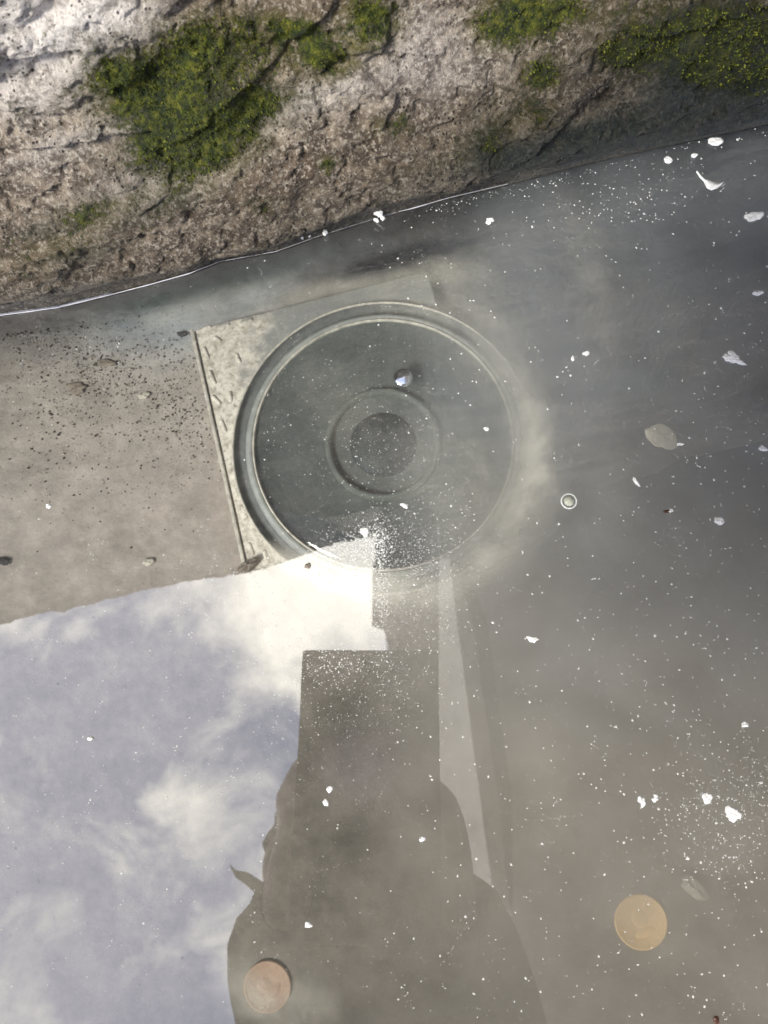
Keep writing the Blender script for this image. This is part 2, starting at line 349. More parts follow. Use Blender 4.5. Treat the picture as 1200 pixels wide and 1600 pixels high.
# raised moss: many tiny leaf-like blades rooted in the stone where it is mossy
mv = np.clip(moss*.85*(1+1.1*nz2+.5*nz), 0, 1.1)
cand = np.argwhere((mv > .50) & (U > -60) & (U < 1260) & (V > -80) & (V < 420))
dns = fbm(s3*45, z3*60, 4, 91)
cand = [c for c in cand[rng.permutation(len(cand))] if mv[tuple(c)]+dns[tuple(c)]*1.2 > .50][:15000]
bv, bf = [], []
for (i_, j_) in cand:
    p = P[i_, j_]; L = .00025+.0007*rng.random()**1.5; w = L*.30
    dr = np.array([rng.normal()*.7, -1.0+rng.normal()*.4, .5+rng.normal()*.6]); dr /= np.linalg.norm(dr)
    sd_ = np.cross(dr, rng.normal(size=3)); sd_ /= np.linalg.norm(sd_)+1e-9; b0 = len(bv)
    bv += [tuple(p-sd_*w*.6), tuple(p+dr*L*.5-sd_*w), tuple(p+dr*L), tuple(p+dr*L*.5+sd_*w), tuple(p+sd_*w*.6)]
    bf.append((b0, b0+1, b0+2, b0+3, b0+4))
t = NT('moss_blades'); c = t.ramp(t.noise(330, 6, .7), [(.34, (.02, .032, .005)), (.48, (.075, .09, .010)), (.60, (.13, .14, .018)), (.72, (.22, .20, .035))])
M_moss = t.fin(c, .85, spec=.2)
mo = mesh_obj('moss', bv, bf, M_moss, smooth=False); tag(mo, 'green moss tufts growing on the stone wall', 'moss', kind='stuff')

# ------------------------------------------------------------------ pool floor, water, surroundings
gx = np.concatenate([np.linspace(-3, -.26, 30)[:-1], np.linspace(-.26, .30, 620), np.linspace(.30, 3, 30)[1:]])
gy = np.concatenate([np.linspace(-.30, -.20, 12)[:-1], np.linspace(-.20, .26, 520), np.linspace(.26, .8, 12)[1:]])
GX, GY = np.meshgrid(gx, gy)
GZ = FL+.0009*fbm(GX*20, GY*20, 4, 51)+.0003*fbm(GX*150, GY*150, 3, 55)
PF = np.stack([GX, GY, GZ], -1); U, V = project(PF); front = np.ones_like(U)
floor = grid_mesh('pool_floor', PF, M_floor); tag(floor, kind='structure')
base = np.ones(GX.shape+(3,))*np.array([.33, .30, .262])
def tintmix(c, m): 
    global base
    m = np.clip(m, 0, 1)[..., None]; base = base*(1-m)+np.array(c)*m
fn = fbm(GX*25, GY*25, 5, 61)
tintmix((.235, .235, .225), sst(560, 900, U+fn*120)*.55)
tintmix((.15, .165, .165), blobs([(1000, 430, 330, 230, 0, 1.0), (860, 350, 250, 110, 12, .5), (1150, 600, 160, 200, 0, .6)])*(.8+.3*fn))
tintmix((.36, .40, .42), blobs([(280, 480, 200, 45, 14, .8), (480, 420, 160, 40, 14, .7), (250, 520, 120, 60, 0, .4), (870, 370, 60, 110, 40, .35), (930, 580, 70, 150, 20, .35)])*(.9+.8*fn))
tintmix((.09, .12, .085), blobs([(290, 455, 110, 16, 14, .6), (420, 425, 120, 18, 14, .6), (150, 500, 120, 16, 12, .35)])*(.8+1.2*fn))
tintmix((.045, .05, .058), blobs([(600, 410, 95, 18, 13, 1.1), (690, 388, 70, 15, 13, 1.0)]))  # shadow band beyond the plate, painted into the floor colour
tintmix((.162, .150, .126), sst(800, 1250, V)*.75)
tintmix((.22, .19, .15), blobs([(1060, 1250, 260, 200, 0, .4), (900, 1100, 150, 150, 0, .35), (1100, 1500, 200, 150, 0, .3)])*(.9+.8*fn))
tintmix((.42, .37, .32), blobs([(180, 700, 120, 60, 0, .25), (230, 800, 90, 40, 20, .3)])*(1+fn))
tintmix((.092, .086, .072), blobs([(580, 1150, 170, 160, 0, .7), (600, 1400, 240, 200, 0, .55)])*(.9+.4*fn))  # darkness of the person's reflection painted into the floor colour
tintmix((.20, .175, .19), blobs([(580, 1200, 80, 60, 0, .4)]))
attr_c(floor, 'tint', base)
attr(floor, 'grit', np.clip(blobs([(230, 600, 130, 75, 0, 1.0), (130, 580, 110, 60, 0, .6), (300, 650, 60, 90, 0, .5)])*(1+.5*fn), 0, 1))

# water sheet, with a little meniscus climbing the stone
sW = np.concatenate([np.linspace(-3, -.12, 40)[:-1], np.linspace(-.12, .36, 700), np.linspace(.36, 3, 40)[1:]])
rows = []
edge = foot(sW)+0.0
for off, zz in ((3.0, 0), (1.2, 0), (.5, 0), (.2, 0), (.1, 0), (.05, 0), (.02, 0), (.006, 0), (.0022, 0), (.0006, .00002), (.00035, .00008), (.0002, .00018), (.00005, .00035), (-.0006, .0008)):
    o2 = off if off < .19 else off
    xy = W0[None]+sW[:, None]*ws+(edge*(1 if off < .19 else 0)+o2)[:, None]*wnm
    rows.append(np.concatenate([xy, np.full((len(sW), 1), zz)], 1))
PW = np.array(rows)
PW[:, :, 1] = np.maximum(PW[:, :, 1], -.285)
water = grid_mesh('water', PW, M_water, flip=True); tag(water, kind='structure')

def box(name, lo, hi, mat, parent=None, bev=0.0, rot=None):
    bm = bmesh.new(); bmesh.ops.create_cube(bm, size=1)
    for v in bm.verts: v.co = Vector([lo[i]+(v.co[i]+.5)*(hi[i]-lo[i]) for i in range(3)])
    if bev: bmesh.ops.bevel(bm, geom=list(bm.edges), offset=bev, segments=3, affect='EDGES', profile=.5)
    me = bpy.data.meshes.new(name); bm.to_mesh(me); bm.free(); me.materials.append(mat)
    o = bpy.data.objects.new(name, me); link(o, parent); return o
silt = box('silt_haze', (-1.2, -.285, FL-.004), (1.2, .28, -.003), M_silt); tag(silt, kind='stuff')
silt['label'] = 'cloud of pale silt suspended in the pool'; silt['category'] = 'murk'
kerb = box('paving', (-6, -8, -.30), (6, -.285, .045), M_pave, bev=.006); tag(kerb, kind='structure')

# ------------------------------------------------------------------ underwater light
UL = bpy.data.objects.new('underwater_light', None); sc.collection.objects.link(UL)
tag(UL, 'large round submerged pool light on a square ribbed metal plate', 'pool light')
ZP = FL+.010                                         # top of the plate
pc = at(598, 690, ZP+.006); UL.location = pc; UL.location.z = FL
r0 = at(303, 515, ZP); r1 = at(390, 905, ZP)
ex = (Vector((r0.x, r0.y, 0))-Vector((r1.x, r1.y, 0))).normalized()   # 'up' along the plate's left edge
ang = math.atan2(ex.y, ex.x)-math.pi/2
UL.rotation_euler = (0, 0, ang)
Mi = Matrix.Rotation(-ang, 4, 'Z') @ Matrix.Translation((-pc.x, -pc.y, -FL))
def loc(u, v, z): return Mi @ at(u, v, z)
tl = loc(303, 515, ZP); hs = abs(tl.x)+.001
pb = loc(385, 893, ZP).y
RO = (at(363, 690, ZP+.006)-at(598, 690, ZP+.006)).length
bev_box = box('mounting_plate', (tl.x, pb, .0), (RO*.62, tl.y, .010), M_plate, UL, bev=.0012)
# raised ribs on the plate, in staggered rows as on tread plate
def rib(u, v, a, L, w=.0011):
    c = loc(u, v, ZP)
    vs2 = []; n = 12
    for k in range(n+1):
        f = k/n*2-1; x = f*L/2; ww = w*math.sqrt(max(0, 1-f**8)); hh = .0009*math.sqrt(max(0, 1-f**8))
        for q in range(7):
            th = math.pi*q/6; vs2.append((x, math.cos(th)*ww, math.sin(th)*hh))
    fs = [(k*7+q, k*7+q+1, k*7+q+8, k*7+q+7) for k in range(n) for q in range(6)]
    ca, sa = math.cos(a), math.sin(a)
    vs2 = [(c.x+x*ca-y*sa, c.y+x*sa+y*ca, .0100+z) for x, y, z in vs2]
    return mesh_obj('rib', vs2, fs, M_plate, UL)
for (u, v, a, L) in [(322, 552, 98, .008), (332, 590, 98, .009), (322, 513, 12, .006), (350, 510, 12, .007), (385, 503, 12, .008), (340, 530, 130, .005), (338, 625, 118, .007), (349, 666, 98, .008), (360, 620, 80, .006), (392, 858, 98, .007), (415, 868, 98, .006), (382, 800, 98, .008), (368, 745, 98, .008), (372, 560, 100, .006)]:
    rib(u, v, math.radians(a)-ang*0-math.radians(0), L)
edge_l = box('edge_trim', (tl.x-.0018, pb, .0), (tl.x-.00005, tl.y, .0115), M_lip, UL, bev=.0005)
def lathe(name, prof, mat, parent, seg=160, z0=0.0, cx=0.0, cyy=0.0, jit=0):
    vs2, fs = [], []
    for i in range(seg):
        a = 2*math.pi*i/seg
        for (r, z) in prof:
            vs2.append((cx+r*math.cos(a), cyy+r*math.sin(a), z0+z))
    m = len(prof)
    for i in range(seg):
        j = (i+1) % seg
        for k in range(m-1): fs.append((i*m+k, j*m+k, j*m+k+1, i*m+k+1))
    return mesh_obj(name, vs2, fs, mat, parent)
RI = RO*.855
lathe('outer_bead', [(RO+.0004, .009), (RO+.0006, .0145), (RO+.0001, .0155), (RO-.0006, .0148), (RO-.0008, .010)], M_lip, UL)
lathe('outer_channel', [(RO-.0006, .0146), (RO-.0015, .0118), (RO-.0050, .0112), (RO-.0062, .0135)], M_groove, UL)
rimo = lathe('rim', [(RO-.0060, .010), (RO-.0064, .0150), (RO-.0078, .0172), (RI+.0012, .0176), (RI+.0004, .0165), (RI+.0004, .008)], M_rim, UL)
lathe('inner_bead', [(RI+.0005, .0165), (RI+.0003, .0182), (RI-.0004, .0184), (RI-.0008, .0170), (RI-.0008, .010)], M_lip, UL)
lathe('bowl', [(RI-.0006, .0168), (RI-.003, .0155), (RI-.010, .0135), (RI*.62, .0120), (RI*.42, .0112), (RI*.20, .0108), (.0001, .0106)], M_bowl, UL)
RR = RO*.365
lathe('reflector_ring', [(RR+.0018, .0105), (RR+.0014, .0142), (RR, .0150), (RR-.0014, .0142), (RR-.0018, .0105)], M_inner, UL)
lathe('bulb', [(RR*.62, .0105), (RR*.57, .0125), (RR*.40, .0142), (RR*.20, .0148), (.0001, .0150)], M_core, UL)
dome = [(RI*math.sin(a), .0170+.0055*(math.cos(a)-math.cos(math.radians(90)))) for a in [math.radians(x) for x in (88, 80, 70, 60, 50, 40, 30, 20, 12, 6, 0.05)]]
lathe('glass_cover', dome, M_glass, UL)
bc = loc(630, 592, ZP+.012)
glint = lathe('glint_disc', [(.0046, -.001), (.0045, .0001), (.0030, .00022), (.0012, .0003), (.0001, .00032)], M_glint, UL, 40)  # added mirror disc, tilted to make the sky glint on the glass
glint.location = (bc.x, bc.y, .0235); glint.rotation_euler = (math.radians(11), math.radians(-5), 0)

# ------------------------------------------------------------------ small things
def lump(name, u, v, z, px, py, thick, ang, mat, label, cat, group=None, seed=0, rough=.22, n=26):
    """an irregular chip or pebble, px by py photograph pixels across"""
    p = at(u, v, z); dist = (p-CP).length; k = dist/F
    rx, ry = px*k/2, py*k/2; r_ = random.Random(seed*7+13)
    ph = [r_.uniform(0, 6.28) for _ in range(5)]
    rings = 6; vs2 = []; fs = []
    for i in range(rings+1):
        th = math.pi*i/rings
        for j in range(n):
            a = 2*math.pi*j/n
            w = 1+rough*(.5*math.sin(2*a+ph[0])+.35*math.sin(3*a+ph[1])+.3*math.sin(5*a+ph[2])+.2*math.sin(9*a+ph[3]))+r_.uniform(-.05, .05)
            rr = math.sin(th)**.6*w
            vs2.append((rx*rr*math.cos(a), ry*rr*math.sin(a), thick/2*math.cos(th)*(1+.25*math.sin(3*a+ph[4]))))
    for i in range(rings):
        for j in range(n):
            b = (j+1) % n; fs.append((i*n+j, (i+1)*n+j, (i+1)*n+b, i*n+b))
    o = mesh_obj(name, vs2, fs, mat); o.location = p; o.rotation_euler = (0, 0, math.radians(ang))
    tag(o, label, cat, group); return o

def coin(u, v, z, dia, mat, label, rot, tilt=(0.0, 0.0), relief='numeral'):
    e = bpy.data.objects.new('coin', None); sc.collection.objects.link(e); e.location = at(u, v, z)
    e.rotation_euler = (tilt[0], tilt[1], rot); tag(e, label, 'coin')
    r = dia/2
    lathe('disc', [(.0001, -.0009), (r*.98, -.0009), (r, -.0007), (r, .0007), (r*.975, .0010), (r*.93, .0010), (r*.91, .00065), (.0001, .00065)], mat, e, 64)
    # worn relief: a wreath of dots and a weathered head-like boss
    vs2, fs = [], []
    for k in range(12):
        a = 2*math.pi*k/12
        cx, cy_ = r*.80*math.cos(a), r*.80*math.sin(a); b0 = len(vs2)
        for q in range(6): vs2.append((cx+r*.035*math.cos(q*1.047), cy_+r*.035*math.sin(q*1.047), .00066))
        vs2.append((cx, cy_, .00085)); fs += [(b0+q, b0+(q+1) % 6, b0+6) for q in range(6)]
    for (cx, cy_, rx, ry) in [(0, r*.12, r*.30, r*.36), (0, -r*.38, r*.42, r*.16)]:
        b0 = len(vs2)
        for ring, hz_ in ((1, .00066), (.7, .00095), (.3, .00105)):
            for q in range(20): vs2.append((cx+rx*ring*math.cos(q*.31416), cy_+ry*ring*math.sin(q*.31416), hz_))
        for k in range(2):
            fs += [(b0+k*20+q, b0+k*20+(q+1) % 20, b0+k*20+20+(q+1) % 20, b0+k*20+20+q) for q in range(20)]
        fs.append(tuple(b0+40+q for q in range(20)))
    mesh_obj('relief', vs2, fs, mat, e)
    return e
coin(1001, 1440, FL+.0004, .0232, M_gold, 'golden coin lying flat on the pool floor, the brightest of the coins', .4)
coin(418, 1541, FL+.0004, .0212, M_copper, 'reddish copper coin on the floor in the dark reflection of the person', 1.1)
coin(1069, 840, FL+.0025, .0205, M_dull, 'dull brown coin half silted over below the white flakes at right', 2.0)
#coin(952, 1462, FL+.0015, .0245, M_dull, 'dull grey coin half buried in silt beside the golden coin', .2, (.05, -.04))

lump('petal', 1035, 682, -.028, 50, 36, .0012, -15, M_pebp, 'pale cream petal sunk just below the surface of the murky water at right', 'petal', seed=3, rough=.14)
lump('pebble', 1085, 1387, FL+.003, 40, 24, .005, -35, M_pebp, 'small faint pinkish pebble above and right of the golden coin', 'pebble', seed=4, rough=.15)
lump('pebble', 232, 878, FL+.0012, 19, 11, .002, 20, M_pebp, 'small pale oblong pebble above the edge of the bright sky reflection', 'pebble', seed=5)
lump('pebble', 225, 618, FL+.001, 17, 11, .0015, 10, M_pebp, 'pale round chip in the gritty patch left of the metal plate', 'pebble', seed=6)
lump('stone_chip', 166, 567, FL+.001, 28, 11, .0015, -8, M_pebb, 'flat brown chip with pale edge, leftmost above the gritty patch', 'stone chip', seed=7)
lump('stone_chip', 120, 606, FL+.001, 30, 16, .0015, 5, M_pebb, 'dark brown crumbly chip in the gritty patch, lower left', 'stone chip', seed=8, rough=.45)
lump('pebble', 283, 522, FL+.002, 12, 9, .002, 0, M_pebd, 'tiny black pebble just left of the corner of the metal plate', 'pebble', seed=9)
lump('pebble', 4, 877, FL+.002, 20, 11, .002, 0, M_pebd, 'dark pebble at the far left edge of the view', 'pebble', seed=10)
lump('pebble', 388, 884, ZP+.002, 34, 18, .007, 30, M_pebb, 'dark lump at the lower corner of the metal plate', 'pebble', seed=11, rough=.35)
lump('husk', 1043, 799, .0004, 13, 5, .0006, 4, M_bug, 'tiny reddish brown husk floating above the dull brown coin', 'seed husk', seed=12, rough=.1)
lump('husk', 1119, 1594, .0004, 8, 10, .0006, 4, M_bug, 'tiny dark husk floating at the bottom edge of the view', 'seed husk', seed=13, rough=.1)
# clear bubble on the surface
bb_ = bpy.data.objects.new('bubble', None); sc.collection.objects.link(bb_); bb_.location = at(889, 783, .0002)
tag(bb_, 'small domed bubble with a pale speck floating right of the pool light', 'bubble')
lathe('film', [(.0022*math.cos(a), .0018*math.sin(a)) for a in [math.radians(x) for x in (0, 15, 30, 45, 60, 75, 89.9)]], M_glass, bb_, 40)
lathe('foam_ring', [(.0024, 0), (.0023, .0003), (.0020, .0003), (.0019, 0)], M_dust, bb_, 40)
lathe('speck', [(.0015, .0001), (.0013, .0005), (.0006, .0009), (.0001, .001)], M_pebp, bb_, 20)

flakes = [
 (1118, 221, 20, 13, 8, 'white oval flake, topmost on the water at right near the wall', .15),
 (1044, 250, 12, 11, 0, 'small round white flake left of the topmost oval flake', .1),
 (1085, 243, 10, 6, 30, 'narrow white sliver between the two flakes nearest the wall', .2),
 (1178, 338, 24, 15, 10, 'large white flake near the right edge, below the feathery scrap', .25),
 (1184, 458, 14, 8, 10, 'pale flat flake at the right edge, alone in grey water', .2),
 (1124, 814, 15, 11, 5, 'bright round white flake above right of the dull brown coin', .12),
 (916, 552, 10, 8, 0, 'small white flake right of the pool light, upper of a close pair', .2),
 (895, 560, 5, 9, 5, 'thin white flake, lower left of a close pair right of the pool light', .15),
 (1192, 701, 11, 9, 0, 'small white flake at the right edge level with the cream pebble', .3),
 (1063, 694, 12, 4, 12, 'white sliver touching the lower right tip of the cream pebble', .4),
 (994, 753, 6, 15, 35, 'slanted white curl between the bubble and the cream pebble', .3),
 (832, 999, 14, 11, -25, 'ragged white flake below the pool light, alone', .5),
 (1105, 1247, 12, 17, 0, 'upright white flake above the largest flake of the white crust', .3),
 (1145, 1272, 22, 18, 20, 'largest white flake in the crust of dust at lower right', .4),
 (1003, 1252, 10, 14, 0, 'left one of a pair of small flakes left of the white crust', .5),
 (1024, 1247, 9, 10, 0, 'right one of a pair of small flakes left of the white crust', .5),
 (515, 1233, 9, 10, 0, 'upper white flake of a pair over the dark reflection of the person', .2),
 (509, 1254, 7, 12, 20, 'lower white flake of a pair over the dark reflection of the person', .25),
 (570, 831, 16, 13, -20, 'bright white crumb on top of the dust patch below the pool light', .3),
 (481, 884, 9, 10, 0, 'grey crumb on the bright sky reflection below the rim', .3),
 (660, 1311, 9, 7, 20, 'white flake at the edge of the pale strip in the reflection', .2),
 (141, 1154, 8, 6, 0, 'single white flake floating on the reflected blue sky', .2),
 (482, 1445, 9, 9, 20, 'white flake in the lower middle of the dark reflection', .4),
 (632, 790, 11, 8, -20, 'white flake over the lower edge of the inner lamp ring', .4),
 (760, 670, 9, 6, -20, 'white flake over the right half of the lamp bowl', .2),
 (1048, 798, 8, 6, 0, 'white crumb just right of the reddish brown husk', .5),
 (1137, 700-140, 9, 16, 60, 'left wing of torn white scrap on grey water at right', .4),
 (76, 791, 8, 7, 10, 'lone pale flake above the reflected sky at far left', .2),
 (765, 345, 12, 10, 0, 'hollow pale flake beyond the pool light near the wall', .4),
 (1164, 1132, 11, 7, 5, 'white flake at the right edge above the crust of dust', .3),
]
GF = 'white flakes floating on the water'
for i, (u, v, w, h, a, lab, rg) in enumerate(flakes):
    lump('flake', u, v, .0004, w, h, .0007, a, M_pebb if 'grey crumb' in lab else M_flake, lab, 'flake', GF, seed=40+i, rough=rg)
lump('flake', 1148, 560, .0006, 26, 13, .0008, -25, M_flake, 'torn three cornered white scrap on grey water at right', 'flake', GF, seed=90, rough=.6)
# feathery scrap with a tail
vs2 = []; k_ = .22/F
pts = [(1088, 268, 1.5), (1094, 276, 2), (1100, 282, 3.2), (1107, 288, 6.5), (1114, 292, 8), (1121, 291, 6), (1127, 288, 3), (1131, 284, 1)]
for i, (u, v, w) in enumerate(pts):
    c0 = at(u, v, .0005); nrm = Vector((.45, .9, 0)).normalized()
    for q, hh in ((-1, 0), (-.5, .0004), (0, .0006), (.5, .0004), (1, 0)): vs2.append(c0+nrm*q*w*k_*(1+.3*math.sin(i*2.4))+Vector((0, 0, hh)))
fs = [(i*5+q, i*5+q+1, i*5+q+6, i*5+q+5) for i in range(len(pts)-1) for q in range(4)]
fe = mesh_obj('feather', vs2, fs, M_flake); tag(fe, 'feathery white scrap with a thin tail floating near the wall at right', 'feather scrap')
for i in range(9):
    c0 = at(1100+i*4, 284+i*1.1, .0007); a = random.uniform(0, 6.28); dd = Vector((math.cos(a), math.sin(a), .15))*random.uniform(8, 16)*k_
    pr = Vector((-dd.y, dd.x, 0)).normalized()*.5*k_
    b = mesh_obj('barb', [c0-pr, c0+pr, c0+dd], [(0, 1, 2)], M_flake, fe); 

# foam crumbs along the wall
crumb_spots = [(592, 334, 13), (585, 329, 9), (598, 341, 8), (508, 363, 10), (472, 371, 6), (484, 369, 4), (455, 373, 4), (436, 377, 4), (588, 344, 8)]
for i, (u, v, w) in enumerate(crumb_spots):
    big_ = i in (0, 1, 2, 8)
    lump('crumb', u, v, .0025 if big_ else .0015, w, w*.8, w*k_*.8, i*40, M_flake, 'white crumb in the clump stuck to the wall at the waterline' if big_ else 'small white crumb along the wall left of the white clump', 'crumb', 'white crumbs in the clump at the waterline' if big_ else 'white crumbs strewn along the waterline', seed=120+i, rough=.4, n=14)

# the dust film: thousands of grains lying on the water, one object
def dust_points():
    pts = []
    def blob(n, u, v, ru, rv, s0, s1, ang=0, gauss=True):
        ca, sa = math.cos(math.radians(ang)), math.sin(math.radians(ang))
        for _ in range(n):
            a, b = (rng.normal()*ru, rng.normal()*rv)
            s = s0+(s1-s0)*rng.random()**4
            pts.append((u+a*ca+b*sa, v-a*sa+b*ca, s))
    for _ in range(2600): pts.append((rng.uniform(-60, 1260), rng.uniform(180, 1660), .5+2.2*rng.random()**6))
    for _ in range(2600): pts.append((rng.uniform(620, 1260), rng.uniform(200, 1660), .5+3.4*rng.random()**7))
    for _ in range(6000): pts.append((rng.uniform(-60, 1260), rng.uniform(200, 1660), .1+.5*rng.random()**2))
    blob(1300, 560, 690, 100, 85, .0, 1.6)
    blob(700, 620, 720, 60, 60, .0, 1.9)
    blob(2600, 640, 865, 50, 34, .0, 1.8); blob(1500, 530, 862, 36, 20, .1, 2.0, 24); blob(900, 588, 850, 12, 18, .2, 3.2); blob(1800, 545, 872, 36, 14, .2, 2.4, 26); blob(2200, 594, 920, 9, 50, .1, 2.0)
    blob(900, 640, 950, 40, 60, .5, 2.0); blob(450, 520, 1035, 40, 18, .6, 2.6); blob(350, 600, 1060, 60, 40, .5, 2.0)
    blob(260, 530, 1120, 60, 50, .5, 2.0)
    blob(1500, 1160, 1285, 60, 50, .1, 2.2, 30); blob(500, 1180, 1200, 40, 40, .2, 2.0); blob(260, 1080, 1260, 26, 22, .2, 2)
    blob(500, 1050, 1150, 120, 140, .6, 3.0); blob(250, 1060, 880, 90, 90, .6, 3.0)
    blob(260, 1020, 275, 130, 30, .1, 2.6, 14); blob(160, 970, 320, 60, 20, .6, 3); blob(200, 1100, 700, 60, 60, .6, 3)
    blob(450, 420, 900, 90, 18, .6, 2.2, 14); blob(260, 470, 960, 50, 40, .6, 2.0)
    for _ in range(26):                                 # drifting streaks
        u0, v0 = rng.uniform(80, 480), rng.uniform(900, 1400); L = rng.uniform(60, 220)
        for _ in range(24): f = rng.random(); pts.append((u0+f*L*.62+rng.normal()*3, v0-f*L+rng.normal()*3, .5+1.4*rng.random()**3))
    blob(240, 860, 285, 120, 6, .1, 1.8, 14); blob(160, 700, 315, 80, 6, .1, 1.8, 15)
    for _ in range(110):
        u0, v0 = rng.uniform(0, 1200), rng.uniform(260, 1600); blob(int(rng.integers(4, 16)), u0, v0, rng.uniform(3, 14), rng.uniform(3, 10), .2, 2.2, rng.uniform(0, 180))
    for _ in range(34):
        u0, v0 = rng.uniform(150, 1200), rng.uniform(420, 1550); an = rng.uniform(0, 6.28); cv = rng.normal()*.012
        for _k in range(int(rng.integers(14, 50))):
            u0 += math.cos(an)*3.2; v0 += math.sin(an)*3.2; an += cv
            pts.append((u0+rng.normal()*1.6, v0+rng.normal()*1.6, .2+1.3*rng.random()**3))
    return pts
def line_v(u): return np.interp(u, [p[0] for p in wlpts], [p[1] for p in wlpts])
dv, df_ = [], []
for (u, v, s) in dust_points():
    if v < line_v(u)+3: continue
    p = at(u, v, .0003); r = (s*1.15+.22)*k_*(p-CP).length/.22*.5; a = random.random()*6.28; el = random.uniform(.5, 1.0); b0 = len(dv)
    for q in range(5):
        t_ = a+q*1.2566; rr = r*random.uniform(.7, 1.3)
        x, y = rr*math.cos(t_), rr*math.sin(t_)*el
        dv.append((p.x+x*math.cos(a)-y*math.sin(a), p.y+x*math.sin(a)+y*math.cos(a), .0001))
    dv.append((p.x, p.y, .0001+r*.9))
    df_ += [(b0+q, b0+(q+1) % 5, b0+5) for q in range(5)]
dust = mesh_obj('dust', dv, df_, M_dust); tag(dust, 'fine white dust drifting on the water surface', 'dust', kind='stuff')

# ------------------------------------------------------------------ phone
ph = bpy.data.objects.new('phone', None); sc.collection.objects.link(ph)
ph.matrix_world = Matrix.Translation((0, 0, H)) @ R.to_4x4()
tag(ph, 'black mobile phone held flat over the water', 'phone')
box('body', (-.0635, -.137, .0030), (.0145, .0115, .0110), M_black, ph, bev=.0012)
def ring_at(name, x, y, r0, r1, z0, mat):
    return lathe(name, [(r0, .0029), (r0, z0), (r1, z0), (r1, .0029)], mat, ph, 32, 0, x, y)
ring_at('camera_lens', 0, 0, .0042, .0065, .0016, M_black)
ring_at('camera_lens', -.017, -.002, .0001, .0065, .0016, M_black)
ring_at('camera_lens', -.007, -.018, .0001, .0065, .0016, M_black)

# ------------------------------------------------------------------ person leaning over the water
def skin_mesh(name, nodes, edges, mat, parent=None, root=0, sub=2):
    me = bpy.data.meshes.new(name); me.from_pydata([n[0] for n in nodes], edges, []); me.update()
    o = bpy.data.objects.new(name, me); link(o, parent)
    md = o.modifiers.new('skin', 'SKIN'); md.use_smooth_shade = True
    if not me.skin_vertices: me.attributes
    sl = me.skin_vertices[0].data if len(me.skin_vertices) else None
    if sl is None:
        bm = bmesh.new(); bm.from_mesh(me); bm.verts.layers.skin.verify(); bm.to_mesh(me); bm.free(); sl = me.skin_vertices[0].data
    for i, n in enumerate(nodes):
        r = n[1]; sl[i].radius = (r, r) if not isinstance(r, tuple) else r
        sl[i].use_root = (i == root)
    s2 = o.modifiers.new('sub', 'SUBSURF'); s2.levels = sub; s2.render_levels = sub
    me.materials.append(mat)
    return o
per = bpy.data.objects.new('person', None); sc.collection.objects.link(per); per.location = (0, 0, 0)
tag(per, 'person in a dark coat kneeling and leaning over the pool, holding a phone', 'person')
hip = (-.03, -.80, .50); chest = (.01, -.54, .64); neckb = (-.01, -.375, .70); head0 = (-.040, -.265, .66); head1 = (-.052, -.165, .60)
shL, shR = (-.070, -.47, .66), (.085, -.40, .66)
elL, elR = tuple(mir(450, 1475, .42)), tuple(mir(705, 1425, .42))
wrL, wrR = (-.072, -.150, .262), (.020, -.145, .262)
hdL, hdR = (-.066, -.100, .246), (.017, -.095, .246)
N = [(hip, .125), (chest, .13), (neckb, .062), (head0, .062), (head1, .070),
     (shL, .035), (elL, .022), (wrL, .018), (hdL, .021), (shR, .035), (elR, .022), (wrR, .018), (hdR, .021),
     ((-.13, -.80, .44), .09), ((-.15, -.66, .13), .055), ((-.14, -1.05, .10), .042), ((-.14, -1.13, .085), .03),
     ((.07, -.80, .44), .09), ((.09, -.66, .13), .055), ((.08, -1.05, .10), .042), ((.08, -1.13, .085), .03)]
E = [(0, 1), (1, 2), (2, 3), (3, 4), (1, 5), (5, 6), (6, 7), (7, 8), (1, 9), (9, 10), (10, 11), (11, 12), (0, 13), (13, 14), (14, 15), (15, 16), (0, 17), (17, 18), (18, 19), (19, 20)]
for hand, sgn, hi in ((hdL, 1, 8), (hdR, -1, 12)):       # four fingers curl along the phone's back edge, the thumb over the front
    for k in range(4):
        b = Vector(hand)+Vector((sgn*.004, .006+.018*(1-k)*0+.016*(1.5-k)*.8, -.004*1)); n0 = len(N)
        L = (.020, .023, .021, .016)[k]
        N.append((tuple(b), .0085)); N.append((tuple(b+Vector((sgn*.006, .006, -.014))), .0078)); N.append((tuple(b+Vector((sgn*(.008+L*.5), .008, -.018))), .0068))
        E += [(hi, n0), (n0, n0+1), (n0+1, n0+2)]
    n0 = len(N); b = Vector(hand)
    N.append((tuple(b+Vector((-sgn*.002, .012, .014))), .010)); N.append((tuple(b+Vector((sgn*.018, .030, .016))), .0085)); E += [(hi, n0), (n0, n0+1)]
body = skin_mesh('body', N, E, M_skin, per)
# head with face detail: hair cap, ears and nose
def ell(name, c, r, mat, parent, rx=0.0, ry=0.0, rz=0.0, jag=0.0, seed=1):
    bm = bmesh.new(); bmesh.ops.create_icosphere(bm, subdivisions=4, radius=1); rr = random.Random(seed)
    for v in bm.verts:
        n_ = 1+jag*math.sin(v.co.x*9+seed)*math.sin(v.co.y*11)*math.sin(v.co.z*7)
        v.co = Vector((v.co.x*r[0], v.co.y*r[1], v.co.z*r[2]))*n_
    me = bpy.data.meshes.new(name); bm.to_mesh(me); bm.free(); me.polygons.foreach_set('use_smooth', [True]*len(me.polygons)); me.materials.append(mat)
    o = bpy.data.objects.new(name, me); link(o, parent); o.location = c; o.rotation_euler = (rx, ry, rz); return o
ell('hair', (-.068, -.198, .665), (.088, .100, .082), M_hair, per, jag=.10)
ell('face', (-.066, -.147, .600), (.072, .082, .088), M_skin, per, rx=.6, jag=.03)
ell('nose', (-.066, -.140, .512), (.013, .018, .020), M_skin, per)
